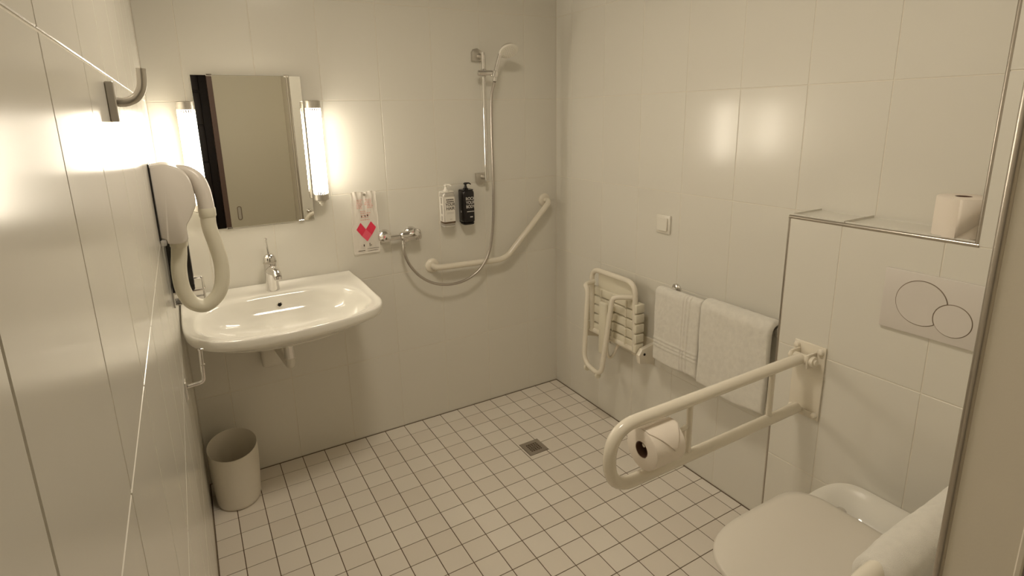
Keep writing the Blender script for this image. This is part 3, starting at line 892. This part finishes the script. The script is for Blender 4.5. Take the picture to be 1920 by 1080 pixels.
hose = [(-.912, -.060, .952), (-.914, -.065, .925), (-.895, -.075, .865), (-.850, -.08, .803), (-.785, -.08, .757), (-.706, -.08, .735), (-.622, -.08, .739), (-.545, -.08, .772), (-.490, -.08, .829), (-.458, -.08, .913),
        (-.440, -.08, 1.062), (-.436, -.08, 1.249), (-.437, -.08, 1.457), (-.436, -.085, 1.62), (-.426, -.093, 1.685), (-.4225, -.095, 1.700)]
hp_ = smoothpath(hose, 26)
k = NB(); tube(k, hp_, [.0062 + .0006 * (i % 2) for i in range(len(hp_))], 10)
o = obj('shower_hose', k, M['steel'], loc=(-.7, -.08, .74), angle=80)
tag(o, 'ribbed metal shower hose looping from the mixer up to the hand shower', 'shower hose')

# ------------------------------------------------------------------ angled grab rail on the back wall
gr = empty('angled_grab_rail', (-.4, 0, .95), 'white bent grab rail on the back wall of the shower corner', 'grab rail')
for c in ((-.752, 0, .822), (-.082, 0, 1.088)):
    k = NB(); lathe(k, [(.036, 0), (.036, .005), (.031, .012), (.024, .015), (.0155, .016)], c, (0, -1, 0), 28)
    obj('flange', k, M['powder'], gr)
k = NB(); tube(k, roundpath([(-.752, -.008, .822), (-.752, -.058, .822), (-.365, -.058, .810), (-.082, -.058, 1.088), (-.082, -.008, 1.088)], [0, .04, .05, .04, 0], 9), .0148, 20)
obj('rail', k, M['powder'], gr)

# ------------------------------------------------------------------ light switch
sw = empty('light_switch', (0, -.81, 1.073), 'square cream light switch on the right wall above the towels', 'switch')
bm = NB(); box(bm, (-.0005, -.850, 1.033), (-.009, -.770, 1.113), .003, 2)
obj('frame', bm, M['plastic'], sw)
bm = NB(); P_ = [(-.0095, -.838, 1.045), (-.0095, -.782, 1.045), (-.0095, -.782, 1.101), (-.0095, -.838, 1.101)]
A = [bm.verts.new(p) for p in P_]; B = [bm.verts.new((p[0] - (.008 if p[2] < 1.07 else .004), p[1], p[2])) for p in P_]
bm.faces.new(A); bm.faces.new(B[::-1])
for i in range(4): bm.faces.new((A[i], A[(i + 1) % 4], B[(i + 1) % 4], B[i]))
bmesh.ops.bevel(bm, geom=list(bm.edges), offset=.0015, segments=2, affect='EDGES')
obj('rocker', bm, M['plastic'], sw)

# ------------------------------------------------------------------ folding shower seat (folded up)
ss = empty('folding_shower_seat', (0, -.58, .5), 'white slatted shower seat folded up against the right wall', 'shower seat')
YA, YB2 = -.425, -.735
k = NB(); tube(k, roundpath([(-.075, YA, .47), (-.085, YA, .80), (-.085, YB2, .80), (-.075, YB2, .47)], .06, 8), .0125, 16)
obj('seat_frame', k, M['powder'], ss)
k = NB(); box(k, (-.055, YA - .03, .69), (-.068, YB2 + .03, .785), .005, 2)
obj('end_slat', k, M['seat_p'], ss)
for q in range(5):
    z = .475 + q * .0475
    k = NB(); box(k, (-.052, YA + .016, z), (-.075, YB2 - .018, z + .042), .006, 2)
    box(k, (-.050, YB2 - .012, z + .001), (-.100, YB2 - .030, z + .041), .005, 2)
    box(k, (-.050, YA + .012, z + .001), (-.100, YA + .028, z + .041), .005, 2)
    for yy in (-.49, -.58, -.67): box(k, (-.072, yy - .005, z + .002), (-.082, yy + .005, z + .040), .002, 1)
    obj('slat', k, M['seat_p'], ss)
k = NB(); tube(k, roundpath([(-.085, -.440, .735), (-.150, -.452, .735), (-.150, -.478, .715), (-.190, -.505, .36), (-.190, -.635, .335), (-.150, -.655, .712), (-.145, -.668, .728), (-.080, -.715, .728)], [0, .03, .03, .055, .055, .03, .03, 0], 8), .0118, 16)
obj('folding_leg', k, M['powder'], ss)
for yy in (-.528, -.612):
    k = NB(); lathe(k, [(.014, -.006), (.014, .006)], (-.190, yy, .338 if yy > -.57 else .330), (0, 1, -.15), 16)
    obj('rubber_foot', k, M['seat_p'], ss)
k = NB(); box(k, (-.105, -.530, .40), (-.125, -.580, .665), .008, 3)
obj('support_strap', k, M['seat_p'], ss)
k = NB(); tube(k, smoothpath([(-.06, -.605, .46), (-.09, -.598, .40), (-.115, -.59, .42), (-.115, -.588, .60), (-.09, -.60, .66)], 6), .007, 12)
obj('stay_rod', k, M['powder'], ss)
k = NB(); tube(k, [(-.068, -.40, .475), (-.068, -.765, .475)], .0155, 18)
obj('hinge_axle', k, M['powder'], ss)
for y0, y1 in ((-.768, -.790), (-.392, -.374)):
    k = NB()
    prism(k, [(-.0006, y0, .41), (-.092, y0, .435), (-.098, y0, .475), (-.080, y0, .50), (-.0006, y0, .515)], (0, y1 - y0, 0), bev=.003)
    b_ = obj('hinge_bracket', k, M['powder'], ss)
    for x, z in ((-.068, .475),):
        k = NB(); lathe(k, [(.006, -.013), (.006, .013)], (x, (y0 + y1) / 2, z), (0, 1, 0), 12)
        obj('screw', k, M['hole'], b_)
for y0, y1 in ((-.790, -.640), (-.374, -.48)):
    k = NB(); box(k, (-.0006, y0, .405), (-.008, y1, .53), .002, 1)
    pl = obj('wall_plate', k, M['powder'], ss)
    for f in (.2, .75):
        k = NB(); lathe(k, [(.005, 0), (.005, .0012), (.001, .0016)], (-.008, y0 + (y1 - y0) * f, .428), (-1, 0, 0), 12)
        obj('screw', k, M['hole'], pl)

# ------------------------------------------------------------------ towel rail and towels
RXX, RZ = -.080, .803
tr = empty('towel_rail', (0, -1.15, RZ), 'chrome towel rail with round wall mount under the light switch', 'towel rail')
k = NB(); tube(k, [(RXX, -.880, RZ), (RXX, -1.455, RZ)], .0085, 16)
obj('rod', k, M['chrome'], tr)
for y in (-.900, -1.438):
    k = NB(); lathe(k, [(.024, 0), (.024, .006), (.020, .010), (.011, .012), (.0095, .080)], (0, y, RZ), (-1, 0, 0), 26)
    lathe(k, [(.016, .064), (.022, .069), (.022, .084), (.015, .092)], (0, y, RZ), (-1, 0, 0), 22)
    obj('wall_mount', k, M['chrome'], tr)
def draped(name, label, y0, y1, zf, zb, rad, thick, seed, bands=None, fold=0, cat='towel', group=None, axis='y', cx=RXX, cz=RZ, wave=.004, extra=None):
    """sheet over a rail: front fall to zf, back fall to zb"""
    Lf, Lb, La = cz - zf, cz - zb, PI * rad
    Lt = Lf + La + Lb
    nu, nv = 120, 130
    bm = NB(); rows = []
    def prof(s):
        if s < Lf: return (-rad, -(Lf - s), -1, 0)
        if s < Lf + La:
            a = (s - Lf) / rad
            return (-rad * math.cos(a), rad * math.sin(a), -math.cos(a), math.sin(a))
        return (rad, -(s - Lf - La), 1, 0)
    for side in (0, 1):
        sheet = []
        for j in range(nv + 1):
            s = Lt * j / nv; px, pz, nx, nz = prof(s)
            row = []
            for i in range(nu + 1):
                u = i / nu; y = y0 + (y1 - y0) * u
                hang = max(0, -pz) / max(Lf, .01)
                w = wave * (noise.noise(Vector((y * 9 + seed, pz * 2.5, seed))) + .35) * (.25 + hang)
                w += .0012 * noise.noise(Vector((y * 45, pz * 45, seed + 4)))
                w += .0006 * noise.noise(Vector((y * 160, pz * 160, seed + 9)))
                edge = min(u, 1 - u) * abs(y1 - y0)
                th = thick * (1 - math.exp(-edge / .004) * .85) if True else thick
                eb = min(s, Lt - s); th *= (1 - math.exp(-eb / .004) * .85)
                b_ = 0
                if bands and nx < 0 and s < Lf + .02:
                    for kind, c, hw in bands:
                        d = abs((y - c) if kind == 'v' else (cz + pz - c))
                        b_ += .0045 * math.exp(-(d / hw) ** 2)
                off = w + (th if side == 0 else 0) + (b_ if side == 0 else 0)
                sag = .006 * math.sin(u * 7 + seed) * (abs(pz) / Lf) ** 3 if pz < 0 else 0
                lift = extra(u, hang) if extra else 0
                p = Vector((cx + px + nx * off, y + .004 * noise.noise(Vector((seed, pz * 8, u * 2))) , cz + pz + nz * off + sag + lift))
                row.append(bm.verts.new(p))
            sheet.append(row)
        rows.append(sheet)
    A, B = rows
    for S in (A, B):
        for j in range(nv):
            for i in range(nu): bm.faces.new((S[j][i], S[j][i + 1], S[j + 1][i + 1], S[j + 1][i]))
    for j in range(nv):
        bm.faces.new((A[j][0], B[j][0], B[j + 1][0], A[j + 1][0])); bm.faces.new((A[j][nu], B[j][nu], B[j + 1][nu], A[j + 1][nu]))
    for i in range(nu):
        bm.faces.new((A[0][i], B[0][i], B[0][i + 1], A[0][i + 1])); bm.faces.new((A[nv][i], B[nv][i], B[nv][i + 1], A[nv][i + 1]))
    return bm
bm = draped('t', '', -.872, -1.116, .495, .51, .0125, .012, 2.3, bands=[('v', -1.030, .0030), ('v', -1.044, .0030), ('v', -1.062, .0030), ('h', .568, .0030), ('h', .583, .0030), ('h', .600, .0030)])
o = obj('towel', bm, M['towel'], loc=(RXX, -1.0, .66), angle=80)
tag(o, 'white towel with woven border stripes on the left half of the rail', 'towel')
bm = draped('t', '', -1.126, -1.428, .490, .50, .0245, .016, 7.1, wave=.005)
o = obj('towel', bm, M['towel'], loc=(RXX, -1.28, .66), angle=80)
tag(o, 'plain white towel on the right half of the rail, beside the boxed-in wall edge', 'towel')

# ------------------------------------------------------------------ flush plate and shelf roll
fp = empty('flush_plate', (BX, -1.903, 1.045), 'white dual flush plate with two overlapping round buttons above the toilet', 'flush plate')
k = NB()
prism(k, [(BX - .0003, *p) for p in rrect(-1.903, 1.047, .246, .164, .003, 3)], (-.009, 0, 0), bev=.002)
obj('plate', k, M['plate'], fp)
def disc(cy, cz, r, name, clipc=None):
    k = NB(); seg = 64; P = []
    for q in range(seg):
        a = 2 * PI * q / seg; p = Vector((cy + r * math.cos(a), cz + r * math.sin(a)))
        if clipc:
            d = p - Vector(clipc[:2])
            if d.length < clipc[2]: p = Vector(clipc[:2]) + d.normalized() * clipc[2]
        P.append(p)
    prism(k, [(BX - .0088, p.x, p.y) for p in P], (-.0022, 0, 0))
    o = obj(name, k, M['plate'], fp)
    k = NB(); tube(k, [(BX - .0094, cy + (p.x - cy) * 1.018, cz + (p.y - cz) * 1.018) for p in P], .0010, 6, closed=True)
    obj('button_gap', k, M['sealant'], fp)
disc(-1.873, 1.052, .058, 'large_button', (-1.9455, 1.026, .0430))
disc(-1.9455, 1.026, .0405, 'small_button')

def roll(name, c, axis, R_, r_, w, label, group=None, core='card'):
    t = empty(name, c, label, 'toilet roll', group)
    k = NB(); ax = Vector(axis).normalized()
    prof = [(r_ + .001, -w / 2), (R_ - .003, -w / 2), (R_, -w / 2 + .002), (R_, w / 2 - .002), (R_ - .003, w / 2), (r_ + .001, w / 2)]
    rings = lathe(k, prof + [prof[0]], c, ax, 40, False, False)
    bmesh.ops.remove_doubles(k, verts=k.verts, dist=1e-5)
    obj('paper', k, M['paper'], t)
    k = NB(); lathe(k, [(r_, -w / 2 + .0005), (r_, w / 2 - .0005), (r_ - .0012, w / 2 - .0005), (r_ - .0012, -w / 2 + .0005), (r_, -w / 2 + .0005)], c, ax, 28, False, False)
    obj('core', k, M[core], t)
    return t
sr = roll('toilet_roll', (-.100, -1.900, BZ + .0515), (0, 0, 1), .0545, .017, .100, 'spare toilet roll standing upright on the shelf over the flush plate')
# loose end of the shelf roll, folded to a point
k = NB()
seg = []
for q in range(13):
    a = math.radians(195 + q * 7)
    seg.append((math.cos(a), math.sin(a)))
pts = []
for i_, (cx_, cy_) in enumerate(seg):
    top = .098 - .072 * (1 - i_ / 12) * 0
    pts.append((Vector((-.100 + .0560 * cx_, -1.900 + .0560 * cy_, BZ + .004 + .072 * i_ / 12)), Vector((-.100 + .0560 * cx_, -1.900 + .0560 * cy_, BZ + .099))))
L_ = [(k.verts.new(a), k.verts.new(b)) for a, b in pts]
for (a, b), (c, d) in zip(L_, L_[1:]): k.faces.new((a, c, d, b))
fe = obj('folded_end', k, M['paper'], sr)
so_ = fe.modifiers.new('thick', 'SOLIDIFY'); so_.thickness = .0018; so_.offset = 0

# ------------------------------------------------------------------ fold-down grab bars
def grab_bar(yc, label, holder, dz=0):
    t = empty('grab_bar', (BX, yc, .71), label, 'grab bar', 'fold-down grab bars beside the toilet')
    r = .0165; z1, z0 = .800, .632
    ends = roundpath([(BX - .045, yc, z1), (-.955, yc, z1), (-.955, yc, z0), (BX - .035, yc, z0)], [0, .083, .083, 0], 12)
    k = NB(); tube(k, ends, r, 20)
    obj('rail', k, M['powder'], t)
    for x in (-.335, -.680):
        k = NB(); tube(k, [(x, yc, z0), (x, yc, z1)], .0085, 12)
        obj('strut', k, M['powder'], t)
    k = NB(); box(k, (BX - .0004, yc - .055, .598), (BX - .007, yc + .045, .842), .0025, 2)
    obj('mounting_plate', k, M['powder'], t)
    k = NB(); box(k, (BX - .006, yc - .030, .775), (BX - .052, yc - .022, .822), .004, 2)
    box(k, (BX - .006, yc + .022, .775), (BX - .052, yc + .030, .822), .004, 2)
    tube(k, [(BX - .036, yc - .036, .80), (BX - .036, yc + .036, .80)], .014, 18)
    obj('pivot', k, M['powder'], t)
    k = NB(); lathe(k, [(.017, 0), (.017, .008), (.009, .009), (.009, .014), (.001, .015)], (BX - .036, yc - .034, .80), (0, -1, 0), 20)
    obj('pivot_cap', k, M['powder'], t)
    for y, z in ((-.042, .826), (.035, .826), (-.042, .615), (.035, .615)):
        k = NB(); lathe(k, [(.010, 0), (.010, .004), (.007, .009), (.001, .011)], (BX - .007, yc + y, z), (-1, 0, 0), 16)
        obj('screw_cap', k, M['powder'], t)
    k = NB(); prism(k, [(BX - .006, yc - .036, .600), (BX - .030, yc - .022, .612), (BX - .030, yc + .022, .612), (BX - .006, yc + .036, .600)], (0, 0, .022), bev=.002)
    obj('lower_stop', k, M['powder'], t)
    if holder:
        k = NB(); tube(k, roundpath([(-.700, yc, .640), (-.700, yc, .730), (-.700, yc - .012, .732), (-.855, yc - .012, .732)], .012, 5), .0055, 12)
        obj('roll_holder', k, M['powder'], t)
    return t
YG = -1.592
grab_bar(YG, 'white fold-down grab bar carrying a toilet roll, far side of the toilet', True)
rr_ = roll('toilet_roll', (-.812, YG - .012, .722), (1, 0, 0), .054, .0205, .100, 'toilet roll in use on the near rail end of the fold-down grab bar')
# its loose sheet folded to a point over the near side
k = NB(); cx_, cy_, cz_ = -.812, YG - .012, .722
cols_ = 15; rowsn = 12; g = []
for j in range(rowsn + 1):
    a = math.radians(80 + 95 * j / rowsn)           # from the top over the near (−y) side
    row = []
    half = .0495 * max(0.02, (1 if j < 4 else 1 - (j - 4) / (rowsn - 4) * .97))
    for i in range(cols_ + 1):
        x = cx_ + .012 * (j / rowsn) + (-half + 2 * half * i / cols_)
        row.append(k.verts.new((x, cy_ + .0552 * math.cos(a), cz_ + .0552 * math.sin(a))))
    g.append(row)
for j in range(rowsn):
    for i in range(cols_): k.faces.new((g[j][i], g[j][i + 1], g[j + 1][i + 1], g[j + 1][i]))
lo = obj('loose_sheet', k, M['paper'], rr_)
so = lo.modifiers.new('thick', 'SOLIDIFY'); so.thickness = .001; so.offset = 1

YG2 = -2.150
grab_bar(YG2, 'white fold-down grab bar under the draped towel at the lower right', False)
# towel over the second bar
bm = draped('t', '', -.20, -.868, .56, .60, .024, .013, 4.4, wave=.008, cx=0, cz=.796, extra=lambda u, h: -.020 * max(0, (u - .72) / .28) ** 1.5 + .004 * math.sin(u * 7))
for v in bm.verts:                                    # turn the rail direction from y to x
    x, y, z = v.co
    v.co = (y, YG2 + x, z)
o = obj('towel', bm, M['towel'], loc=(-.5, YG2, .7), angle=80)
tag(o, 'white towel hanging over the near grab bar in the lower right corner', 'towel')

# ------------------------------------------------------------------ toilet
def toilet():
    TC = -1.905
    t = empty('toilet', (BX, TC, .25), 'white wall-hung toilet with its lid closed, beside the grab bar', 'toilet')
    def ell(x0, x1, hw, z, n=64, sq=2.75, back=.75):
        """egg outline: x0 = wall side, x1 = front"""
        out = []
        cx = x0 + (x1 - x0) * .52
        for k in range(n):
            a = 2 * PI * k / n
            c, s = math.cos(a), math.sin(a)
            e = 2 / (sq if c < 0 else 10)
            X_ = (abs(c) ** e) * (1 if c >= 0 else -1); Y_ = (abs(s) ** e) * (1 if s >= 0 else -1)
            x = cx + (x0 - cx) * X_ if c >= 0 else cx + (cx - x1) * X_
            y = hw * Y_
            if c > 0: y *= 1 - (1 - back) * c ** 1.5
            out.append(Vector((x, TC + y, z)))
        return out
    wx = BX - .002
    bm = NB()
    rings = [ell(wx, -.44, .095, .075), ell(wx, -.56, .110, .12), ell(wx, -.67, .130, .22), ell(wx, -.745, .160, .33), ell(wx, -.765, .176, .41), ell(wx, -.770, .180, .448, back=.82), ell(wx, -.762, .176, .457, back=.82),
             ell(wx - .02, -.72, .140, .457), ell(wx - .12, -.66, .105, .41), ell(wx - .16, -.58, .07, .30)]
    loft(bm, rings)
    obj('bowl', bm, M['ceramic'], t, angle=60)
    x0 = -.362
    bm = NB()
    rings = [ell(x0, -0.784, .189, .4595, back=.74), ell(x0, -0.791, .195, .463, back=.74), ell(x0, -0.791, .195, .471, back=.74), ell(x0 + .004, -0.785, .190, .4735, back=.74)]
    loft(bm, rings); obj('seat', bm, M['lid'], t, angle=60)
    bm = NB()
    rings = [ell(x0 + .012, -0.785, .190, .475, back=.76), ell(x0 + .016, -0.799, .199, .477, back=.76), ell(x0 + .016, -0.799, .199, .484, back=.76), ell(x0 + .012, -0.793, .195, .490, back=.76), ell(x0, -0.769, .170, .494, back=.76), ell(x0 - .03, -.64, .13, .497, back=.76), ell(x0 - .09, -.54, .06, .498, back=.76)]
    loft(bm, rings); obj('lid', bm, M['lid'], t, angle=60)
    for s in (-1, 1):
        k = NB(); lathe(k, [(.014, .455), (.014, .476), (.010, .480)], (-.335, TC + s * .075, 0), seg=18)
        obj('hinge', k, M['chrome'], t)
toilet()

# round hook on the partition, seen only in the mirror
t = empty('door_stop', (-.905, SY, .805), 'round chrome door stop reflected low in the right edge of the mirror', 'door stop')
k = NB(); lathe(k, [(.020, 0), (.020, .004), (.010, .008), (.008, .022), (.014, .026), (.014, .034), (.006, .037)], (-.905, SY, .805), (0, 1, 0), 24)
obj('peg', k, M['chrome'], t)
